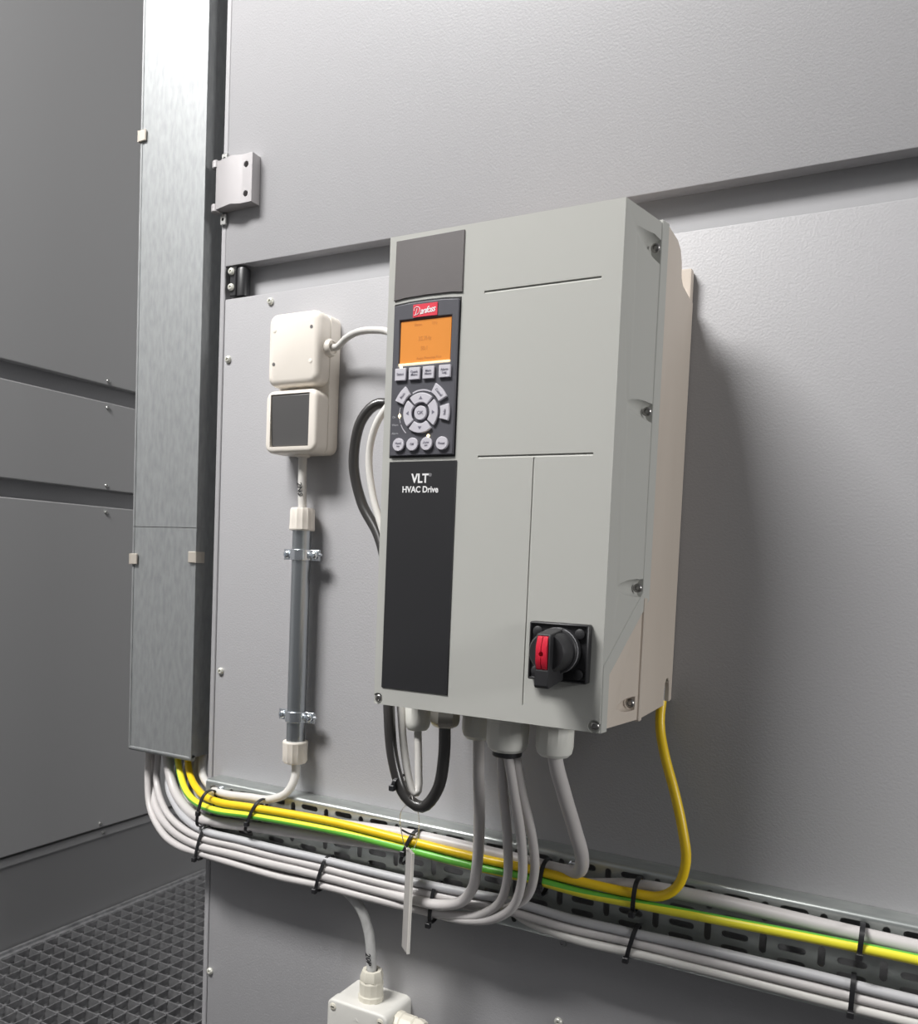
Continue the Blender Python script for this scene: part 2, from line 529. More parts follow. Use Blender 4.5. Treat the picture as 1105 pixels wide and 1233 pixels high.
# ================================================================== METAL TRUNKING
DX0, DX1, DY0, DY1, DZ0 = -0.9495, -0.8295, -0.0075, 0.092, 0.593
tr = thing('cable_trunking', ((DX0 + DX1) / 2, 0.04, DZ0), 'tall galvanised steel cable trunking standing left of the wall edge', 'trunking')
b = MB()
b.box(DX0 + .001, DX0 + .0022, DY0 + .0012, DY1, DZ0 + .004, 2.6)
b.box(DX1 - .0022, DX1 - .001, DY0 + .0012, DY1, DZ0 + .004, 2.6)
b.box(DX0 + .0022, DX1 - .0022, DY1 - .0012, DY1, DZ0 + .004, 2.6)
b.build('channel', 'galv', tr, smooth=0)
for z0, z1 in ((DZ0 + 0.004, 0.9075), (0.9083, 2.6)):
    b = MB()
    b.prism([(DX0 + .0010, DY0), (DX1 - .0010, DY0), (DX1, DY0 + .0010), (DX1, DY0 + .014), (DX1 - .0009, DY0 + .014), (DX1 - .0009, DY0 + .0018), (DX1 - .0018, DY0 + .001), (DX0 + .0018, DY0 + .001), (DX0 + .0009, DY0 + .0018), (DX0 + .0009, DY0 + .014), (DX0, DY0 + .014), (DX0, DY0 + .001)], 'z', z0, z1)
    # folded hems standing slightly proud along both edges
    b.box(DX0 - .0002, DX0 + .0028, DY0 - .0008, DY0, z0, z1).box(DX1 - .0034, DX1 + .0002, DY0 - .0008, DY0, z0, z1)
    b.build('lid', 'galv', tr, smooth=0)
MB().lathe([(0.0042, 0), (0.0042, DX1 - DX0)], (DX0, DY0 + 0.0034, DZ0 + 0.003), (1, 0, 0), 14).build('bottom_hem', 'galv', tr)
for x, z in ((-0.9445, 1.4382), (-0.9445, 0.8629), (-0.8345, 0.8687)):
    s = -1 if x < -0.9 else 1
    b = MB().box(x - 0.0065, x + 0.0065, DY0 - 0.0036, DY0 - 0.0009, z - 0.0075, z + 0.0075, 0.0007, 1)
    xe = x + s * 0.0065
    b.box(min(xe - s * .0003, xe + s * 0.0017), max(xe - s * .0003, xe + s * 0.0017), DY0 - 0.0036, DY0 + 0.012, z - 0.0075, z + 0.0075)
    b.build('clip', 'clip', tr)

# ================================================================== CABLE TRAY
TY, TZ0, TZ1, TX0, TX1 = -0.0265, 0.487, 0.5800, -0.7830, 0.42
ct = thing('cable_tray', (-0.2, 0, TZ0), 'perforated galvanised cable tray fixed along the wall below the drive', 'cable tray')
b = MB()
T = 0.0012
prof = [(-0.0004, TZ1), (TY + 0.0040, TZ1), (TY + 0.0025, TZ1 - 0.0003), (TY + 0.0012, TZ1 - 0.0012), (TY + 0.0003, TZ1 - 0.0025), (TY, TZ1 - 0.0040), (TY, TZ0 + 0.003), (TY + 0.0009, TZ0 + 0.0009), (TY + 0.003, TZ0), (-0.0004, TZ0),
        (-0.0004, TZ0 + T), (TY + 0.003, TZ0 + T), (TY + T, TZ0 + 0.003), (TY + T, TZ1 - 0.003), (TY + 0.003, TZ1 - T), (-0.0004, TZ1 - T)]
b.prism(prof, 'x', TX0, TX1)


def stadium(cx, cz, L, H, vertical=False, n=4):
    """rounded slot outline in x, z"""
    r = min(L, H) / 2
    pts = []
    if vertical: ends = ((cx, cz + H / 2 - r, 0), (cx, cz - H / 2 + r, PI))
    else: ends = ((cx + L / 2 - r, cz, -PI / 2), (cx - L / 2 + r, cz, PI / 2))
    for ex, ez, a0 in ends:
        for k in range(n + 1):
            a = a0 + PI * k / n
            pts.append((ex + r * math.cos(a), ez + r * math.sin(a)))
    return pts


c = MB()
k = -8
while True:
    xh = -0.0640 - 0.05 * k
    if xh < TX0 + 0.01: break
    for z in (0.5705, 0.5500, 0.5345, 0.5215, 0.5000):
        c.prism(stadium(xh, z, 0.0245, 0.0064), 'y', TY - 0.004, TY + 0.006)
    for z in (0.5640, 0.5340, 0.5040):
        if xh - 0.025 > TX0 + 0.006:
            c.prism(stadium(xh - 0.025, z, 0.0064, 0.0195, True), 'y', TY - 0.004, TY + 0.006)
    k += 1
b.build('channel', 'tray', ct, cut=[c], smooth=30)
for x in (-0.7560, -0.2760):
    inst('screw', SCREW_ZINC, ct, (x, TY - 0.0002, 0.5700))

# ================================================================== MOTOR DRIVE
YF = -0.191
XLf, XRf, ZB, ZT = -0.4192, -0.2035, 0.7416, 1.1617
XC = (XLf + XRf) / 2
SLOPE = 0.150
YRIM = -0.118
dv = thing('motor_drive', (XC, -0.0, ZB), 'large grey wall-mounted motor drive with orange display, keypad and rotary switch', 'motor drive')


def flare(extra=0.0, ymax=YRIM):
    def fn(co):
        w = (XRf - XLf) / 2 + SLOPE * (min(co.y, ymax) - YF) + extra
        return (XC + (w if co.x > XC else -w), co.y, co.z)
    return fn


# --- cast body
XB = -0.1915
body_prof = [(-0.1180, ZB + .002), (-0.1180, 0.8600), (-0.1090, 0.8600), (-0.1090, 1.1690), (-0.1060, 1.1705), (-0.0720, 1.1705), (-0.0600, 1.1665), (-0.0530, 1.1570), (-0.0505, 1.1440), (-0.0440, 1.1390), (-0.0120, 1.1360), (-0.0004, 1.1360), (-0.0004, ZB + .005), (-0.030, ZB + .003)]
b = MB().prism(body_prof, 'x', 2 * XC - XB, XB)
cuts = [MB().prism([(-0.0310, 0.735), (-0.0310, 0.758), (-0.0290, 0.7660), (-0.0240, 0.7700), (-0.0180, 0.7700), (-0.0120, 0.7660), (-0.0095, 0.758), (-0.0095, 0.735)], 'x', -0.2120, -0.15)]
body = b.build('cast_body', 'body', dv, cut=cuts, bevel=0.0015)
# front connection box, with a scoop around its screw
sc = MB(); sc.lathe([(0.0, -0.040), (0.0030, -0.028), (0.0055, -0.012), (0.0062, 0.0), (0.0062, 0.008)], (-0.1965, -0.1330, 0.7590), (0, 1, 0), 16)
cbox = MB().prism([(-0.1795, ZB + .002), (-0.1795, 0.7950), (-0.1175, 0.8540), (-0.1175, ZB + .002)], 'x', XLf, XRf, flare(0.0)).build('connection_box', 'body', dv, cut=[sc], bevel=0.0010)
b = MB().box(-0.4310, -0.1918, -0.0115, -0.0003, 0.7490, 1.1660, 0.002, 2)
b.build('back_plate', 'body', dv, cut=[MB().lathe([(0.0042, 0), (0.0042, 0.03)], (-0.205, 0.005, 1.152), (0, -1, 0), 14), MB().box(-0.2125, -0.15, -0.02, 0.01, 0.74, 0.765)])
MB().box(-0.2000, -0.1904, -0.1200, -0.1130, ZB + .0005, 0.8500, 0.0010, 1).build('joint_rib', 'body', dv)
inst('screw', SCREW_SMALL, cbox, (-0.1968, -0.1290, 0.7590))

# --- cover
cov_prof = [(YF, ZB), (YF, ZT), (-0.1185, 1.1672), (-0.1185, 0.8530), (-0.1790, 0.7985), (-0.1790, ZB)]
b = MB().prism(cov_prof, 'x', XLf, XRf, flare())
cuts = []
for z in (1.1430, 1.0076, 0.8585):
    q = 1.25 if z > 1.1 else 1.0
    s = MB(); s.lathe([(0.0, -0.056), (0.0030, -0.046), (0.0058, -0.030), (0.0076, -0.014), (0.0082 * q, 0.0), (0.0082 * q, 0.018)], (-0.1925, -0.1370, z), (0.10, 1, -0.06 if z > 1.1 else 0), 18)
    cuts.append(s)
for x0, x1, z in ((-0.3231, -0.2204, 1.1036), (-0.3228, -0.2200, 0.9654)):
    cuts.append(MB().prism([(YF - .001, z + .0004), (YF + .0014, z + .0002), (YF + .0014, z - .0004), (YF, z - .0022), (YF - .001, z - .0022)], 'x', x0, x1))
cuts.append(MB().prism([(-0.2716, YF - .001), (-0.2715, YF + .0010), (-0.2711, YF + .0010), (-0.2699, YF), (-0.2699, YF - .001)], 'z', 0.7568, 0.9630))
for x, z in ((-0.4150, 0.7466), (-0.2080, 0.7466)):
    cuts.append(MB().lathe([(0.0053, 0), (0.0053, 0.02)], (x, YF + 0.0030, z), (0, -1, 0), 18))
cover = b.build('cover', 'cover', dv, cut=cuts, bevel=0.0010)
for z in (1.1430, 1.0076, 0.8585):
    inst('screw', SCREW_SMALL, cover, (-0.1952, -0.1300, z))
for x in (-0.4150, -0.2080):
    inst('screw', SCREW_SMALL, cover, (x, YF + 0.0028, 0.7466))
# rim band that runs down the side, along the slant and down the front corner
rim = [(-0.1220, ZT + 0.0075), (-0.1080, ZT + 0.0088), (-0.1080, 0.8480), (-0.1790, 0.7880), (-0.1790, ZB - 0.0005), (-0.1895, ZB - 0.0005), (-0.1895, 0.7960), (-0.1220, 0.8545)]
MB().prism(rim, 'x', XLf, XRf, flare(0.0009, 0.0)).build('cover_rim', 'cover', dv, bevel=0.0008)
# --- dark panels
MB().prism([(-0.4120, 1.1570), (-0.3438, 1.1576), (-0.3436, 1.1050), (-0.3550, 1.1062), (-0.3780, 1.1066), (-0.4000, 1.1060), (-0.4125, 1.1046)], 'y', YF - 0.0012, YF + 0.001).build('top_panel', 'darkpanel', dv, bevel=0.0004)
npl = MB().box(-0.4112, -0.3425, YF - 0.0010, YF + 0.001, 0.7575, 0.9622, 0.0004, 1).build('name_plate', 'nameplate', dv)
text('lettering', 'VLT', 0.0112, 'printw', npl, (-0.3785, YF - 0.0011, 0.9466), bold=0.00032, sx=0.90)
text('lettering', '\u00ae', 0.0040, 'prints', npl, (-0.3683, YF - 0.0011, 0.9498))
text('lettering', 'HVAC Drive', 0.0078, 'printw', npl, (-0.3780, YF - 0.0011, 0.9370), bold=0.00018, sx=0.90)

# --- control panel
KX0, KX1, KZ0, KZ1 = -0.4122, -0.3444, 0.9655, 1.1020
kp = MB().prism([(KX0, KZ0), (KX1, KZ0), (KX1, KZ1 - .0003), (-0.3600, KZ1 + .0010), (-0.3780, KZ1 + .0014), (-0.3960, KZ1 + .0010), (KX0, KZ1 - .0003)], 'y', YF - 0.0004, YF + 0.001).build('control_panel', 'keypad_dark', dv, bevel=0.0005)
YK = YF - 0.0026
MB().prism([(KX0 + .0015, KZ0 + .0015), (KX1 - .0013, KZ0 + .0015), (KX1 - .0013, KZ1 - .0024), (-0.3600, KZ1 - .0012), (-0.3780, KZ1 - .0008), (-0.3960, KZ1 - .0012), (KX0 + .0015, KZ1 - .0024)], 'y', YK, YF + 0.0005).build('face_plate', 'keypad', kp, bevel=0.0008,
      cut=[MB().box(-0.4048, -0.3520, YK - .002, YK + 0.0022, 1.0466, 1.0862)])
MB().box(-0.4038, -0.3530, YK + 0.0014, YK + 0.0021, 1.0486, 1.0852).build('screen', 'screen', kp)
MB().box(-0.4044, -0.3524, YK + 0.0002, YK + 0.0020, 1.0468, 1.0484).build('screen_edge', 'screen_edge', kp)
YS = YK + 0.0013
text('screen_text', '35.7Hz', 0.0052, 'screentext', kp, (-0.3790, YS, 1.0690), sx=0.9, depth=0.00005)
text('screen_text', '50.1', 0.0048, 'screentext', kp, (-0.3790, YS, 1.0605), sx=0.9, depth=0.00005)
text('screen_text', 'Status          1(1)', 0.0034, 'screentext', kp, (-0.3785, YS, 1.0815), depth=0.00005)
text('screen_text', 'Auto Remote Run', 0.0034, 'screentext', kp, (-0.3740, YS, 1.0520), depth=0.00005)
lg = MB().box(-0.3908, -0.3664, YK - 0.0006, YK + 0.0005, 1.0876, 1.0986).build('logo_badge', 'logo', kp)
text('logo_lettering', 'anfoss', 0.0078, 'printw', kp, (-0.3764, YK - 0.0007, 1.0927), shear=0.45, bold=0.0001, sx=0.92, rot=Matrix.Rotation(0.09, 4, 'Z'), spacing=0.86)
for st in ([(-0.3866, 1.0952), (-0.3874, 1.0925), (-0.3880, 1.0898)],
           [(-0.3898, 1.0932), (-0.3894, 1.0953), (-0.3875, 1.0964), (-0.3848, 1.0958), (-0.3838, 1.0938), (-0.3848, 1.0912), (-0.3872, 1.0895), (-0.3896, 1.0894)]):
    MB().tube(spline([(x_, YK - .0007, z_) for x_, z_ in st], 0.0008), 0.00033, 6).build('logo_stroke', 'printw', kp)


def button(poly, h=0.0022):
    return MB().prism(poly, 'y', YK - h, YK + 0.0003).build('button', 'button', kp, bevel=0.0004)


def rect(x0, x1, z0, z1): return [(x0, z0), (x1, z0), (x1, z1), (x0, z1)]


def disc(cx, cz, r, n=24, rz=None): return [(cx + r * math.cos(2 * PI * k / n), cz + (rz or r) * math.sin(2 * PI * k / n)) for k in range(n)]


def sector(cx, cz, r0, r1, a0, a1, n=8):
    A = [math.radians(a0 + (a1 - a0) * k / n) for k in range(n + 1)]
    return [(cx + r1 * math.cos(a), cz + r1 * math.sin(a)) for a in A] + [(cx + r0 * math.cos(a), cz + r0 * math.sin(a)) for a in A[::-1]]


def keyprint(s, x, z, size=0.0030, rot=0.0):
    text('button_print', s, size, 'print', kp, (x, YK - 0.0024, z), depth=0.00004, bold=0.00003, rot=Matrix.Rotation(rot, 4, 'Z'))


for x, t in ((-0.4007, 'Status'), (-0.3864, 'Quick\nMenu'), (-0.3722, 'Main\nMenu'), (-0.3561, 'Alarm\nLog')):
    button(rect(x - 0.0056, x + 0.0056, 1.0331, 1.0438))
    keyprint(t, x, 1.0386)
OX, OZ = -0.3787, 1.0038
button(disc(OX, OZ, 0.0062))
keyprint('OK', OX, OZ, 0.0042)
for a in (0, 90, 180, 270):
    button(sector(OX, OZ, 0.0092, 0.0175, a - 40.5, a + 40.5, 12))
    ca, sa = math.cos(math.radians(a)), math.sin(math.radians(a))
    c0 = (OX + 0.0128 * ca, OZ + 0.0128 * sa)
    tri = [(c0[0] + 0.0018 * ca, c0[1] + 0.0018 * sa), (c0[0] - 0.0010 * ca - 0.0019 * sa, c0[1] - 0.0010 * sa + 0.0019 * ca), (c0[0] - 0.0010 * ca + 0.0019 * sa, c0[1] - 0.0010 * sa - 0.0019 * ca)]
    MB().prism(tri, 'y', YK - 0.00235, YK - 0.0021).build('button_print', 'print', kp, smooth=0)
for a0, a1, ra, t, rt in ((124, 156, 140, 'Back', .87), (27, 60, 43, 'Cancel', -.82), (-16, 14, -1, 'Info', 1.55)):
    button(sector(OX, OZ, 0.0200, 0.0288, a0, a1))
    keyprint(t, OX + 0.0245 * math.cos(math.radians(ra)), OZ + 0.0245 * math.sin(math.radians(ra)), 0.0032, rt)
for a0, a1, r0, r1 in ((64, 118, 0.0196, 0.0208), (165, 200, 0.0222, 0.0228), (204, 228, 0.0222, 0.0229)):
    MB().prism(sector(OX, OZ, r0, r1, a0, a1, 10), 'y', YK - 0.0003, YK + 0.0002).build('printed_arc', 'button', kp, smooth=0)
for t, z in (('On', 1.0015), ('Warn.', 0.9945), ('Alarm', 0.9870)):
    text('keypad_print', t, 0.0028, 'prints', kp, (-0.4088, YK - 0.0001, z), align='LEFT', depth=0.00004)
for x, t in ((-0.4003, 'Hand\non'), (-0.3860, 'Off'), (-0.3716, 'Auto\non'), (-0.3561, 'Reset')):
    button(disc(x, 0.9767, 0.0058))
    keyprint(t, x, 0.9767, 0.0028)
for x, z in ((-0.4012, 1.0452), (-0.3706, 0.9838)):
    MB().lathe([(0.0013, 0), (0.0013, 0.0008), (0.0008, 0.0014), (0, 0.0016)], (x, YK, z), (0, -1, 0), 12).build('indicator_light', 'led', kp)
MB().prism([(-0.4010, 1.0000), (-0.3997, 1.0023), (-0.4010, 1.0046), (-0.4023, 1.0023)], 'y', YK - 0.0006, YK + 0.0002).build('indicator_light', 'led', kp, smooth=0)

# --- rotary switch
rs = MB().box(-0.2640, -0.2132, YF - 0.0095, YF + 0.0005, 0.7808, 0.8284, 0.0012, 2)
SX, SZ = -0.2375, 0.8065
cuts = [MB().box(-0.2622, -0.2150, YF - 0.02, YF - 0.0075, 0.7826, 0.8266)]
rot_sw = rs.build('rotary_switch', 'blackplastic', dv, cut=cuts, bevel=0.0006)
for x in (-0.2565, -0.2205):
    for z in (0.7880, 0.8205):
        MB().lathe([(0.0042, 0), (0.0042, 0.0026), (0.0036, 0.0030)], (x, YF - 0.0072, z), (0, -1, 0), 14).build('screw_boss', 'blackrough', rot_sw)
MB().lathe([(0.0185, 0), (0.0185, 0.012), (0.0178, 0.0128), (0.0165, 0.0130), (0.0160, 0.026), (0.0140, 0.030)], (SX, YF - 0.0070, SZ), (0, -1, 0), 32).build('knob', 'blackrough', rot_sw)
MB().lathe([(0.0186, 0), (0.0186, 0.0012)], (SX, YF - 0.0152, SZ), (0, -1, 0), 32).build('knob_ring', 'prints', rot_sw)
hd = MB().prism([(YF - 0.0120, 0.7830), (YF - 0.0430, 0.7790), (YF - 0.0450, 0.7810), (YF - 0.0450, 0.8190), (YF - 0.0425, 0.8215), (YF - 0.0120, 0.8250)], 'x', SX - 0.0058, SX + 0.0058)
hd.build('handle', 'blackrough', rot_sw, bevel=0.0012, cut=[MB().box(SX - 0.0044, SX + 0.0044, -0.3, YF - 0.0405, 0.7935, 0.8202)])
ins = MB().prism([(YF - 0.0400, 0.7940), (YF - 0.0450, 0.7940), (YF - 0.0480, 0.8000), (YF - 0.0480, 0.8120), (YF - 0.0450, 0.8195), (YF - 0.0400, 0.8200)], 'x', SX - 0.0043, SX + 0.0043)
ins.build('padlock_insert', 'red', rot_sw, bevel=0.0007, cut=[MB().box(SX - 0.0003, SX + 0.0003, -0.3, YF - 0.0440, 0.79, 0.83), MB().lathe([(0.0019, 0), (0.0019, 0.02)], (SX, YF - 0.0455, 0.8060), (0, -1, 0), 14)])


# --- cable glands under the drive
def gland(parent, x, y, ztop, r, length, material, axis=(0, 0, -1), hole=0.5, hexnut=False, nutmat=None, origin=None):
    o = origin or (x, y, ztop)
    b = MB().lathe([(r * 1.0, 0), (r * 1.0, length * .34), (r * .92, length * .36)], o, axis, 6 if hexnut else 12)
    g = b.build('cable_gland', material, parent, smooth=25, bevel=0.0006)
    d = MB().lathe([(r * .90, length * .30), (r * .97, length * .36), (r * .97, length * .80), (r * .88, length * .93), (r * .72, length), (r * hole, length), (r * hole, length * .6), (0, length * .6)], o, axis, 6 if hexnut else 24, ribs=None if hexnut else (0.955, length * .3, length * .85))
    d.build('dome_nut', nutmat or material, g, smooth=28)
    return g


gland(dv, -0.4245, -0.1000, ZB + .003, 0.0138, 0.042, 'gland', hole=0.42)
gland(dv, -0.3820, -0.1200, ZB + .003, 0.0148, 0.031, 'brass', hole=0.48, hexnut=True)
gland(dv, -0.3595, -0.0900, ZB + .003, 0.0175, 0.044, 'gland', hole=0.45)
g4 = gland(dv, -0.3110, -0.1280, ZB + .003, 0.0205, 0.043, 'gland', hole=0.62)
gland(dv, -0.2655, -0.1250, ZB + .003, 0.0180, 0.042, 'gland', hole=0.52)
MB().lathe([(0.0140, 0), (0.0140, 0.0055), (0.0130, 0.0065), (0, 0.0065)], (-0.3110, -0.1280, ZB - 0.0385), (0, 0, -1), 20).build('rubber_seal', 'blackplastic', g4)

# ================================================================== SWITCH BOX
sw = thing('light_switch', (-0.650, 0, 0.998), 'cream surface-mounted switch with dark rocker under a junction cap', 'switch')
SX0, SX1 = -0.6890, -0.6100
MB().rbox(SX0 + .0015, SX1 - .0005, -0.0190, 0, 0.9990, 1.1635, 0.010, 0.0015).build('base', 'cream', sw)
cap = MB().rbox(SX0, SX1 - .0018, -0.0405, -0.0170, 1.0775, 1.1645, 0.0120, 0.0080).build('junction_cap', 'cream', sw)
for x, z in ((-0.6230, 1.1435), (-0.6780, 1.1040)):
    MB().lathe([(0.0022, 0), (0.0022, 0.0012)], (x, -0.0396, z), (0, -1, 0), 12).build('screw_plug', 'dsteel', cap)
for x, z in ((-0.6780, 1.1435), (-0.6230, 1.1040)):
    MB().lathe([(0.0026, 0), (0.0026, 0.0006), (0.002, 0.0008)], (x, -0.0402, z), (0, -1, 0), 12).build('screw_dimple', 'cream', cap)
MB().rbox(SX0, SX1 - .0015, -0.0405, -0.0140, 0.9980, 1.0725, 0.0110, 0.0045).build('switch_frame', 'cream', sw,
      cut=[MB().box(-0.6808, -0.6228, -0.06, -0.0345, 1.0055, 1.0678)])
MB().prism([(-0.0345, 1.0062), (-0.0372, 1.0064), (-0.0385, 1.0300), (-0.0398, 1.0665), (-0.0345, 1.0672)], 'x', -0.6800, -0.6236).build('rocker', 'rocker', sw, bevel=0.0010)
MB().lathe([(0.0105, -0.002), (0.0105, 0.002), (0.0090, 0.005), (0.0075, 0.0055), (0.0072, 0.003), (0, 0.003)], (SX1, -0.0215, 1.1225), (1, 0, 0), 20).build('grommet', 'cream', sw)
MB().lathe([(0.0095, -0.003), (0.0095, 0.001), (0.008, 0.0025)], (-0.6475, -0.0185, 0.998), (0, 0, -1), 20).build('grommet', 'cream', sw)

# ================================================================== CONDUIT
CX, CY, CR = -0.6450, -0.0185, 0.0114
cd = thing('conduit_pipe', (CX, CY, 0.62), 'short galvanised conduit pipe with cream end caps below the switch', 'conduit')
MB().lathe([(CR, 0.640), (CR, 0.915)], (CX, CY, 0), seg=28).build('tube', 'conduit', cd)
for z0, z1, d in ((0.9065, 0.9338, 1), (0.6205, 0.6475, -1)):
    L = z1 - z0
    o = (CX, CY, z0 if d > 0 else z1)
    MB().lathe([(0.0150, 0), (0.0156, 0.0015), (0.0152, L * .45), (0.0152, L * .9), (0.0135, L), (0.0062, L), (0.0062, L * .7), (0, L * .7)], o, (0, 0, d), 28, ribs=(0.93, L * .42, L * .95)).build('end_cap', 'cream', cd, smooth=25)


def pipe_clamp(z, label):
    t = thing('pipe_clamp', (CX, 0, z), label, 'clamp', 'pipe clamps on the conduit')
    W = 0.0065
    r0, r1 = CR + 0.0003, CR + 0.0024
    n = 14
    out = [(CX + r1 * math.cos(PI * k / n), CY - r1 * math.sin(PI * k / n)) for k in range(n + 1)]
    inn = [(CX + r0 * math.cos(PI * k / n), CY - r0 * math.sin(PI * k / n)) for k in range(n + 1)]
    e = 0.0265
    yE = CY - 0.0005
    poly = [(CX + e, yE + .0015), (CX + e, yE), (CX + r1 + .0006, yE)] + out[1:-1] + [(CX - r1 - .0006, yE), (CX - e, yE), (CX - e, yE + .0015)] + [(CX - r0, yE + .0015)] + inn[1:-1][::-1] + [(CX + r0, yE + .0015)]
    MB().prism(poly, 'z', z - W, z + W).build('strap', 'zinc', t, smooth=40, bevel=0.0005)
    # rear half and stand-off
    out2 = [(CX + r1 * math.cos(PI * k / n), CY + r1 * math.sin(PI * k / n)) for k in range(n + 1)]
    inn2 = [(CX + r0 * math.cos(PI * k / n), CY + r0 * math.sin(PI * k / n)) for k in range(n + 1)]
    y2 = yE + 0.0020
    poly = [(CX + e, y2), (CX + e, y2 + .0015), (CX + r1 + .0006, y2 + .0015)] + [p for p in out2[2:-2]] + [(CX - r1 - .0006, y2 + .0015), (CX - e, y2 + .0015), (CX - e, y2)] + [(CX - r0, y2)] + [p for p in inn2[2:-2][::-1]] + [(CX + r0, y2)]
    MB().prism(poly, 'z', z - W, z + W).build('rear_strap', 'zinc', t, smooth=40)
    MB().lathe([(0.005, 0), (0.005, 0.0068)], (CX, 0.0, z), (0, -1, 0), 6).build('stand_off', 'zinc', t)
    for dx in (-0.0205, 0.0205):
        inst('screw', SCREW_ZINC, t, (CX + dx, yE, z))
    MB().lathe([(0.0022, 0), (0.0022, 0.003)], (CX + 0.0135, yE - .0005, z), (0, -1, 0), 10).build('thread_stud', 'zinc', t)
    MB().lathe([(0.0016, 0), (0.0016, 0.0035)], (CX + e, yE + .001, z + .001), (1, 0, 0), 10).build('thread_end', 'zinc', t)


pipe_clamp(0.8770, 'zinc pipe clamp near the top end of the conduit pipe')
pipe_clamp(0.6785, 'zinc pipe clamp near the bottom end of the conduit pipe')

# ================================================================== JUNCTION BOX
jb = thing('junction_box', (-0.516, 0, 0.279), 'pale grey plastic junction box with two cable glands at the bottom edge', 'junction box')
JX0, JX1, JZ0, JZ1 = -0.5575, -0.4755, 0.279, 0.3630
MB().rbox(JX0 + .0008, JX1 - .0008, -0.0400, 0, JZ0 + .0008, JZ1 - .0008, 0.008, 0.0).build('box', 'jbox', jb)
lid = MB().rbox(JX0, JX1, -0.0555, -0.0400, JZ0, JZ1, 0.008, 0.0030).build('lid', 'jbox', jb)
for x in (JX0 + 0.0085, JX1 - 0.0085):
    for z in (JZ0 + 0.0085, JZ1 - 0.0085):
        s = MB().lathe([(0.0042, 0), (0.0042, 0.0008), (0.0036, 0.0012)], (x, -0.0553, z), (0, -1, 0), 16).build('lid_screw', 'creamgland', lid)
for z in (0.3480, 0.3405):
    MB().prism([(-0.5200, z - .0015), (-0.5165, z + .0020), (-0.5130, z - .0015)], 'y', -0.0559, -0.0550).build('embossed_arrow', 'jbox', lid, smooth=0)
for x in (JX0 + 0.0085, JX1 - 0.0085):
    MB().box(x - .0022, x + .0022, -0.0567, -0.0562, JZ1 - 0.0085 - .0005, JZ1 - 0.0085 + .0005).build('screw_slot', 'ink', lid, smooth=0)


def box_gland(o, axis, r=0.0150, L=0.0345):
    g = MB().lathe([(r, -0.001), (r, L * .16), (r * .93, L * .2), (r * .93, L * .60), (r * .86, L * .66)], o, axis, 12).build('cable_gland', 'creamgland', jb, smooth=25, bevel=0.0004)
    MB().lathe([(r * .80, L * .60), (r * .92, L * .68), (r * .92, L * .84), (r * .78, L), (r * .50, L), (r * .48, L * .75), (0, L * .75)], o, axis, 8).build('dome_nut', 'creamgland', g, smooth=25)


box_gland((-0.5135, -0.0300, JZ1), (0, 0, 1))
box_gland((JX1, -0.0300, 0.3430), (1, 0, 0))

# ================================================================== CABLES
R0 = 0.0047


def zc(x):
    P = [(-0.78, 0.5040), (-0.43, 0.5052), (-0.30, 0.5105), (-0.20, 0.5133), (0.45, 0.5170)]
    for (a, za), (c_, zb) in zip(P[:-1], P[1:]):
        if x <= c_: return za + (zb - za) * max(0, (x - a)) / (c_ - a)
    return P[-1][1]


def run(x0, x1, dz, y, step=0.055):
    n = max(1, int(abs(x1 - x0) / step))
    out = []
    for k in range(n + 1):
        x = x0 + (x1 - x0) * k / n
        out.append((x, y + random.uniform(-.0004, .0004), zc(x) + dz + random.uniform(-.0006, .0006)))
    return out


YFR, YBK = -0.0452, -0.0366
lowgrp = 'grey cables of the lower bundle'
cable('data_cable', [(-0.912, 0.060, 0.68), (-0.910, 0.055, 0.60), (-0.895, 0.034, 0.546), (-0.85, 0.004, 0.512)] + run(-0.77, -0.60, -0.0098, YBK) +
      [(-0.570, -0.0365, 0.4915), (-0.547, -0.0355, 0.4830), (-0.530, -0.0340, 0.468), (-0.5205, -0.0315, 0.446), (-0.516, -0.030, 0.420), (-0.5138, -0.030, 0.390), (-0.5135, -0.030, 0.372)],
      R0 * 1.25, 'cable_j', 'mottled grey cable curving down from the lower bundle into the junction box', group=lowgrp)
cable('data_cable', [(-0.940, 0.034, 0.68), (-0.941, 0.032, 0.60), (-0.942, 0.030, 0.543), (-0.913, 0.010, 0.513), (-0.859, -0.015, 0.499)] + run(-0.775, -0.50, -0.0050, YFR) +
      [(-0.446, -0.0490, 0.5015), (-0.414, -0.0545, 0.5055), (-0.387, -0.0580, 0.5165), (-0.3720, -0.0630, 0.536), (-0.3640, -0.0710, 0.566), (-0.3585, -0.0820, 0.613), (-0.3580, -0.0895, 0.666), (-0.3595, -0.0900, 0.712), (-0.3595, -0.09, 0.722)],
      0.0058, 'cable', 'thick grey cable dropping from the middle one of five glands into the lower bundle', group=lowgrp)
cable('data_cable', [(-0.925, 0.028, 0.68), (-0.926, 0.026, 0.60), (-0.922, 0.019, 0.546), (-0.881, -0.005, 0.520), (-0.825, -0.030, 0.5105)] + run(-0.772, -0.34, 0.0050, YFR) + run(-0.27, 0.42, -0.0005, -0.0450),
      R0, 'cable', 'light grey cable running along the middle of the lower bundle to the right edge', group=lowgrp)
cable('data_cable', [(-0.905, 0.040, 0.68), (-0.906, 0.037, 0.60), (-0.898, 0.018, 0.546), (-0.855, -0.008, 0.527), (-0.812, -0.030, 0.521)] + run(-0.765, -0.34, 0.0148, YFR) + run(-0.27, 0.42, 0.0092, -0.0450),
      R0, 'cable_b', 'bluish grey cable running along the top of the lower bundle to the right edge', group=lowgrp)
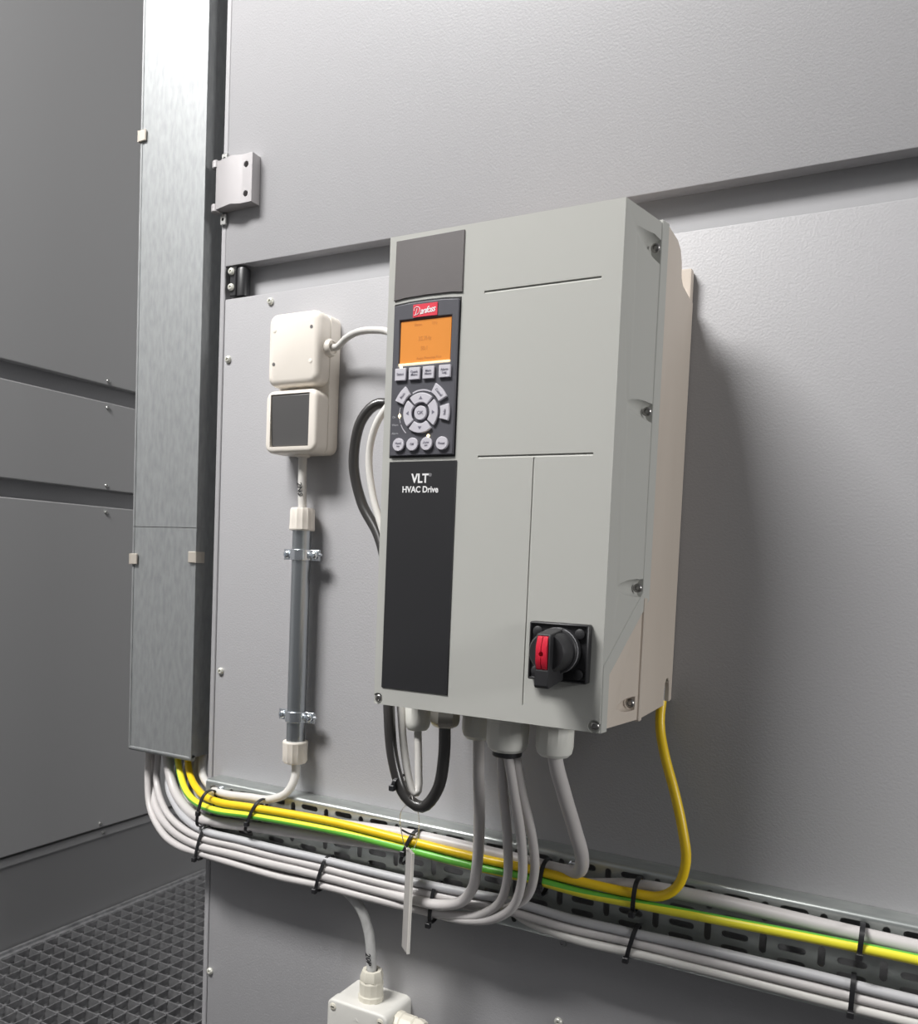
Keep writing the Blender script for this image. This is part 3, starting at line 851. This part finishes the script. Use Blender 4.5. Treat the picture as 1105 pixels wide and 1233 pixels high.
cable('data_cable', [(-0.884, 0.052, 0.68), (-0.884, 0.050, 0.60), (-0.878, 0.026, 0.543), (-0.837, 0.000, 0.527), (-0.795, -0.024, 0.519)] + run(-0.745, -0.36, 0.0099, YBK) + [(-0.315, -0.040, 0.5045)] + run(-0.26, 0.42, -0.0100, -0.0450),
      R0, 'cable_w', 'whitish cable lying lowest of the lower bundle at the right edge', group=lowgrp)
cable('control_cable', [(-0.938, 0.020, 0.68), (-0.938, 0.019, 0.60), (-0.939, 0.018, 0.550), (-0.920, 0.006, 0.511), (-0.874, -0.014, 0.489), (-0.822, -0.034, 0.4855), (-0.770, -0.0452, 0.4885), (-0.70, -0.0455, 0.4865), (-0.64, -0.0452, 0.4855), (-0.578, -0.0452, 0.4885), (-0.51, -0.0452, 0.4888), (-0.44, -0.0455, 0.4905), (-0.396, -0.0500, 0.4965), (-0.368, -0.0550, 0.505), (-0.342, -0.0620, 0.526), (-0.328, -0.075, 0.558), (-0.321, -0.095, 0.607), (-0.318, -0.118, 0.662), (-0.3165, -0.128, 0.700), (-0.3165, -0.128, 0.708)],
      R0, 'cable', 'leftmost of three thin grey cables hanging from the widest gland', group='three thin cables from the widest gland')
cable('control_cable', [(-0.896, 0.066, 0.68), (-0.893, 0.060, 0.60), (-0.870, 0.036, 0.535), (-0.83, 0.004, 0.500)] + run(-0.765, -0.48, -0.0196, YBK) +
      [(-0.43, -0.040, 0.4875), (-0.384, -0.052, 0.495), (-0.351, -0.058, 0.506), (-0.325, -0.066, 0.527), (-0.310, -0.080, 0.563), (-0.3045, -0.100, 0.612), (-0.3055, -0.122, 0.665), (-0.3075, -0.133, 0.700), (-0.3075, -0.133, 0.708)],
      R0, 'cable', 'middle one of three thin grey cables hanging from the widest gland', group='three thin cables from the widest gland')
cable('control_cable', [(-0.870, 0.066, 0.68), (-0.868, 0.062, 0.60), (-0.850, 0.030, 0.536), (-0.81, -0.005, 0.513)] + run(-0.76, -0.42, 0.0001, YBK) +
      [(-0.385, -0.0400, 0.5055), (-0.350, -0.047, 0.512), (-0.3150, -0.0565, 0.536), (-0.3015, -0.069, 0.567), (-0.2975, -0.088, 0.609), (-0.3015, -0.112, 0.663), (-0.3040, -0.124, 0.700), (-0.3040, -0.124, 0.708)],
      R0, 'cable', 'rightmost of three thin grey cables hanging from the widest gland', group='three thin cables from the widest gland')

# --- upper bundle
cable('earth_cable', [(-0.867, 0.020, 0.68), (-0.865, 0.020, 0.60), (-0.852, 0.012, 0.572), (-0.801, -0.020, 0.559), (-0.746, -0.044, 0.560), (-0.681, -0.0505, 0.565), (-0.562, -0.0505, 0.569), (-0.461, -0.0505, 0.5665), (-0.378, -0.0505, 0.5645), (-0.312, -0.0505, 0.5645), (-0.258, -0.0505, 0.5632), (-0.204, -0.0505, 0.5635), (-0.179, -0.0520, 0.567), (-0.164, -0.053, 0.580), (-0.1575, -0.053, 0.605), (-0.163, -0.050, 0.634), (-0.173, -0.045, 0.665), (-0.186, -0.038, 0.698), (-0.1935, -0.030, 0.720), (-0.1955, -0.026, 0.735), (-0.1955, -0.022, 0.748)],
      0.0047, 'earth2', 'yellow and green earth wire rising to the lower right corner of the drive', 'earth wire', 'earth wires', phase=[(0, 0.36), (0.5, 0.40), (1, 0.58)])
cable('earth_cable', [(-0.885, 0.020, 0.68), (-0.883, 0.018, 0.60), (-0.866, 0.008, 0.570), (-0.817, -0.022, 0.551), (-0.753, -0.046, 0.549), (-0.680, -0.051, 0.555), (-0.562, -0.051, 0.559), (-0.460, -0.051, 0.5568), (-0.378, -0.051, 0.5548), (-0.307, -0.051, 0.5548), (-0.258, -0.051, 0.5525), (-0.203, -0.051, 0.5538), (-0.137, -0.051, 0.556), (-0.007, -0.051, 0.560), (0.15, -0.051, 0.561), (0.42, -0.051, 0.561)],
      0.0047, 'earth1', 'yellow and green earth wire running along the tray to the right edge', 'earth wire', 'earth wires', phase=[(0, 0.26), (0.30, 0.26), (0.46, 0.0), (0.60, -0.22), (1, -0.27)])
cable('power_cable', [(-0.843, 0.030, 0.68), (-0.843, 0.028, 0.60), (-0.830, 0.014, 0.574), (-0.793, -0.010, 0.5655), (-0.744, -0.034, 0.568), (-0.701, -0.0365, 0.5715), (-0.667, -0.0365, 0.5745), (-0.646, -0.031, 0.585), (-0.641, -0.022, 0.604), (-0.644, -0.0185, 0.622), (-0.645, -0.0185, 0.632)],
      0.0052, 'cable_w', 'whitish cable coming out of the bottom of the conduit pipe')
cable('power_cable', [(-0.860, 0.045, 0.68), (-0.860, 0.042, 0.60), (-0.850, 0.025, 0.556), (-0.808, -0.004, 0.542), (-0.736, -0.034, 0.5475), (-0.691, -0.0385, 0.552), (-0.571, -0.0385, 0.5615), (-0.468, -0.0385, 0.5680), (-0.385, -0.0385, 0.5680), (-0.317, -0.0385, 0.5665), (-0.277, -0.044, 0.568), (-0.2595, -0.0545, 0.576), (-0.2535, -0.068, 0.595), (-0.256, -0.085, 0.625), (-0.260, -0.110, 0.666), (-0.2645, -0.1240, 0.699), (-0.2655, -0.125, 0.716)],
      0.0070, 'cable', 'thick grey power cable bending up into the rightmost gland of the drive')
cable('power_cable', [(-0.905, 0.020, 0.68), (-0.903, 0.018, 0.60), (-0.878, 0.006, 0.552), (-0.837, -0.012, 0.533), (-0.783, -0.032, 0.5285), (-0.691, -0.0385, 0.5365), (-0.570, -0.0385, 0.5455), (-0.468, -0.0385, 0.5525), (-0.384, -0.0385, 0.5525), (-0.316, -0.0385, 0.5515), (-0.265, -0.0385, 0.5555), (-0.207, -0.0385, 0.5665), (-0.140, -0.0385, 0.569), (-0.008, -0.0385, 0.5665), (0.15, -0.0385, 0.565), (0.42, -0.0385, 0.564)],
      0.0066, 'cable', 'thick grey power cable running behind the earth wires to the right edge')
ew = [o for o in col.objects if o.get('label', '').startswith('yellow and green earth wire rising')][0]
MB().box(-0.1985, -0.1930, -0.0235, -0.0215, 0.7460, 0.7640, 0.0008, 1).build('cable_lug', 'steel', ew)
# --- cables left of and under the drive
cable('motor_cable', [(-0.480, -0.001, 0.960), (-0.482, -0.020, 1.000), (-0.497, -0.042, 1.040), (-0.518, -0.051, 1.047), (-0.537, -0.055, 1.030), (-0.5465, -0.055, 0.984), (-0.534, -0.055, 0.938), (-0.506, -0.060, 0.900), (-0.482, -0.075, 0.850), (-0.462, -0.100, 0.784), (-0.447, -0.120, 0.724), (-0.436, -0.125, 0.672), (-0.421, -0.125, 0.640), (-0.401, -0.1250, 0.632), (-0.3850, -0.1240, 0.652), (-0.3805, -0.122, 0.686), (-0.382, -0.120, 0.714), (-0.382, -0.120, 0.724)],
      0.0059, 'cable_k', 'thick black cable looping below the drive into the metal gland')
cable('switch_cable', [(-0.6085, -0.0215, 1.1225), (-0.597, -0.0230, 1.1225), (-0.583, -0.028, 1.1290), (-0.563, -0.034, 1.133), (-0.537, -0.038, 1.132), (-0.508, -0.045, 1.123), (-0.489, -0.050, 1.095), (-0.493, -0.056, 1.057), (-0.512, -0.0640, 1.022), (-0.5200, -0.0640, 0.989), (-0.512, -0.0660, 0.945), (-0.486, -0.074, 0.888), (-0.458, -0.092, 0.800), (-0.4400, -0.108, 0.720), (-0.4310, -0.1120, 0.677), (-0.4220, -0.1150, 0.6500), (-0.4165, -0.1150, 0.6405), (-0.4140, -0.1120, 0.6430), (-0.4165, -0.108, 0.660), (-0.4230, -0.101, 0.697), (-0.4245, -0.100, 0.714)],
      0.0040, 'cable_w', 'thin white cable leaving the switch box towards the drive')
cable('switch_cable', [(-0.6475, -0.0185, 1.000), (-0.6470, -0.0185, 0.970), (-0.6460, -0.0185, 0.945), (-0.645, -0.0185, 0.924)], 0.0052, 'cable_w', 'short cream cable with black handwriting between switch and conduit pipe')
# handwriting on two cables
for nm, s_, x, y, z, par in (('cable_marking', '2NS', -0.6462, -0.0243, 0.957, 1), ('cable_marking', '20P', -0.5155, -0.0362, 0.412, 2)):
    par_o = [o for o in col.objects if o.get('label', '').startswith('short cream cable' if par == 1 else 'mottled grey cable curving')][0]
    text(nm, s_, 0.0095, 'ink', par_o, (x, y, z), rot=Matrix.Rotation(-PI / 2 + 0.15, 4, 'Z'), bold=0.00012, shear=0.2)


# ================================================================== CABLE TIES
def tie(x, yc, z, hy, hz, tilt, label, head=(-1, -0.6), group='black cable ties', wid=0.0042):
    b = bmesh.new()
    n = 28
    rings = []
    for k in range(n):
        a = 2 * PI * k / n
        ca, sa = math.cos(a), math.sin(a)
        e = 0.72
        def pt(d):
            yy = math.copysign(abs(ca) ** e, ca) * (hy + d)
            zz = math.copysign(abs(sa) ** e, sa) * (hz + d)
            return yy, zz
        (y0, z0), (y1, z1) = pt(0), pt(0.0014)
        xs = tilt * z0
        rings.append([b.verts.new((x + xs - wid / 2, yc + y0, z + z0)), b.verts.new((x + xs + wid / 2, yc + y0, z + z0)), b.verts.new((x + xs + wid / 2, yc + y1, z + z1)), b.verts.new((x + xs - wid / 2, yc + y1, z + z1))])
    for k in range(n):
        A, B = rings[k], rings[(k + 1) % n]
        for j in range(4):
            b.faces.new((A[j], A[(j + 1) % 4], B[(j + 1) % 4], B[j]))
    bmesh.ops.recalc_face_normals(b, faces=list(b.faces))
    t = thing('cable_tie', (x, yc, z - hz), label, 'cable tie', group)
    mb = MB(); mb.merge(b)
    mb.build('strap', 'blackplastic', t, smooth=40)
    hyy, hzz = yc + head[0] * (hy + 0.002), z + head[1] * (hz + 0.001)
    hx = x + tilt * head[1] * hz
    MB().box(hx - .0030, hx + .0030, hyy - .0026, hyy + .0026, hzz - .0030, hzz + .0030, 0.0007, 1).build('head', 'blackplastic', t)
    return t


for x, z, hz, hy, tl, hd_, lb in (
        (-0.765, 0.5480, 0.0235, 0.0140, 0.25, (-0.9, -0.15), 'cable tie on the upper bundle nearest the trunking'),
        (-0.682, 0.5535, 0.0215, 0.0140, 0.45, (-0.9, -0.35), 'cable tie on the upper bundle just below the conduit pipe'),
        (-0.4600, 0.5575, 0.0195, 0.0135, 0.40, (-0.95, -0.2), 'cable tie on the upper bundle above the hanging grey tag'),
        (-0.3000, 0.5570, 0.0180, 0.0135, 0.10, (-0.95, -0.3), 'cable tie on the upper bundle beside the bend of the thick grey cable'),
        (-0.2040, 0.5600, 0.0155, 0.0135, 0.05, (-0.95, -0.9), 'cable tie on the upper bundle left of the yellow earth bend'),
        (-0.0080, 0.5640, 0.0125, 0.0135, 0.05, (-1.0, -0.7), 'cable tie on the upper bundle nearest the right edge')):
    tie(x, -0.0435, z, hy - 0.0010, hz, tl, lb, hd_)
for x, z, hz, tl, hd_, lb in (
        (-0.7700, 0.5015, 0.0225, 0.30, (-0.9, -0.85), 'cable tie on the lower bundle nearest the trunking'),
        (-0.5780, 0.5020, 0.0220, 0.32, (-0.9, -0.85), 'cable tie on the lower bundle above the junction box'),
        (-0.4270, 0.5015, 0.0225, 0.12, (-0.85, -1.0), 'cable tie on the lower bundle right of the hanging grey tag'),
        (-0.2060, 0.5130, 0.0160, 0.25, (-0.9, -0.95), 'cable tie on the lower bundle below the yellow earth bend'),
        (-0.0120, 0.5145, 0.0160, 0.02, (-1.0, -0.8), 'cable tie on the lower bundle nearest the right edge')):
    tie(x, -0.0412, z, 0.0098, hz, tl, lb, hd_)
# loose tail of the tie above the tag
tl_t = [o for o in col.objects if o.get('label') == 'cable tie on the upper bundle above the hanging grey tag'][0]
MB().tube(spline([(-0.4500, -0.0520, 0.5745), (-0.4530, -0.0620, 0.5790), (-0.4600, -0.0660, 0.5830)], 0.003), 0.0011, 6).build('tail', 'blackplastic', tl_t)
# tie on the loop under the drive
tie(-0.4300, -0.1190, 0.6530, 0.0140, 0.0045, 0.35, 'cable tie around the black and white cables below the drive', (-0.9, -0.9), wid=0.0036)

# ================================================================== HANGING TAG
tg = thing('hanging_tag', (-0.449, -0.062, 0.450), 'narrow grey tag with pale edge hanging by a thin wire below the drive', 'tag')
b = bmesh.new()
bmesh.ops.create_cube(b, size=1)
for v in b.verts:
    v.co = Vector((v.co.x * 0.0180, v.co.y * 0.0030, v.co.z * 0.1120))
mb = MB(); mb.merge(b, Matrix.Translation((-0.4490, -0.0640, 0.5060)) @ Matrix.Rotation(math.radians(-40), 4, 'Z') @ Matrix.Rotation(math.radians(1.5), 4, 'Y'))
mb.build('plate', 'tag', tg, smooth=0, bevel=0.0003)
b = bmesh.new()
bmesh.ops.create_cube(b, size=1)
for v in b.verts:
    v.co = Vector((0.0093 + v.co.x * 0.0008, v.co.y * 0.0032, v.co.z * 0.1122))
mb = MB(); mb.merge(b, Matrix.Translation((-0.4490, -0.0640, 0.5060)) @ Matrix.Rotation(math.radians(-40), 4, 'Z') @ Matrix.Rotation(math.radians(1.5), 4, 'Y'))
mb.build('edge', 'tagedge', tg, smooth=0)
MB().tube(spline([(-0.4075, -0.1330, 0.6395), (-0.4090, -0.1330, 0.6440), (-0.4220, -0.120, 0.630), (-0.441, -0.100, 0.612), (-0.451, -0.080, 0.587), (-0.4535, -0.067, 0.566), (-0.4500, -0.064, 0.559)], 0.005), 0.00055, 6).build('wire', 'wire', tg)
MB().tube(spline([(-0.4085, -0.1325, 0.6430), (-0.409, -0.120, 0.627), (-0.421, -0.095, 0.597), (-0.439, -0.070, 0.570), (-0.4480, -0.064, 0.559)], 0.005), 0.00035, 6).build('wire', 'wire', tg)
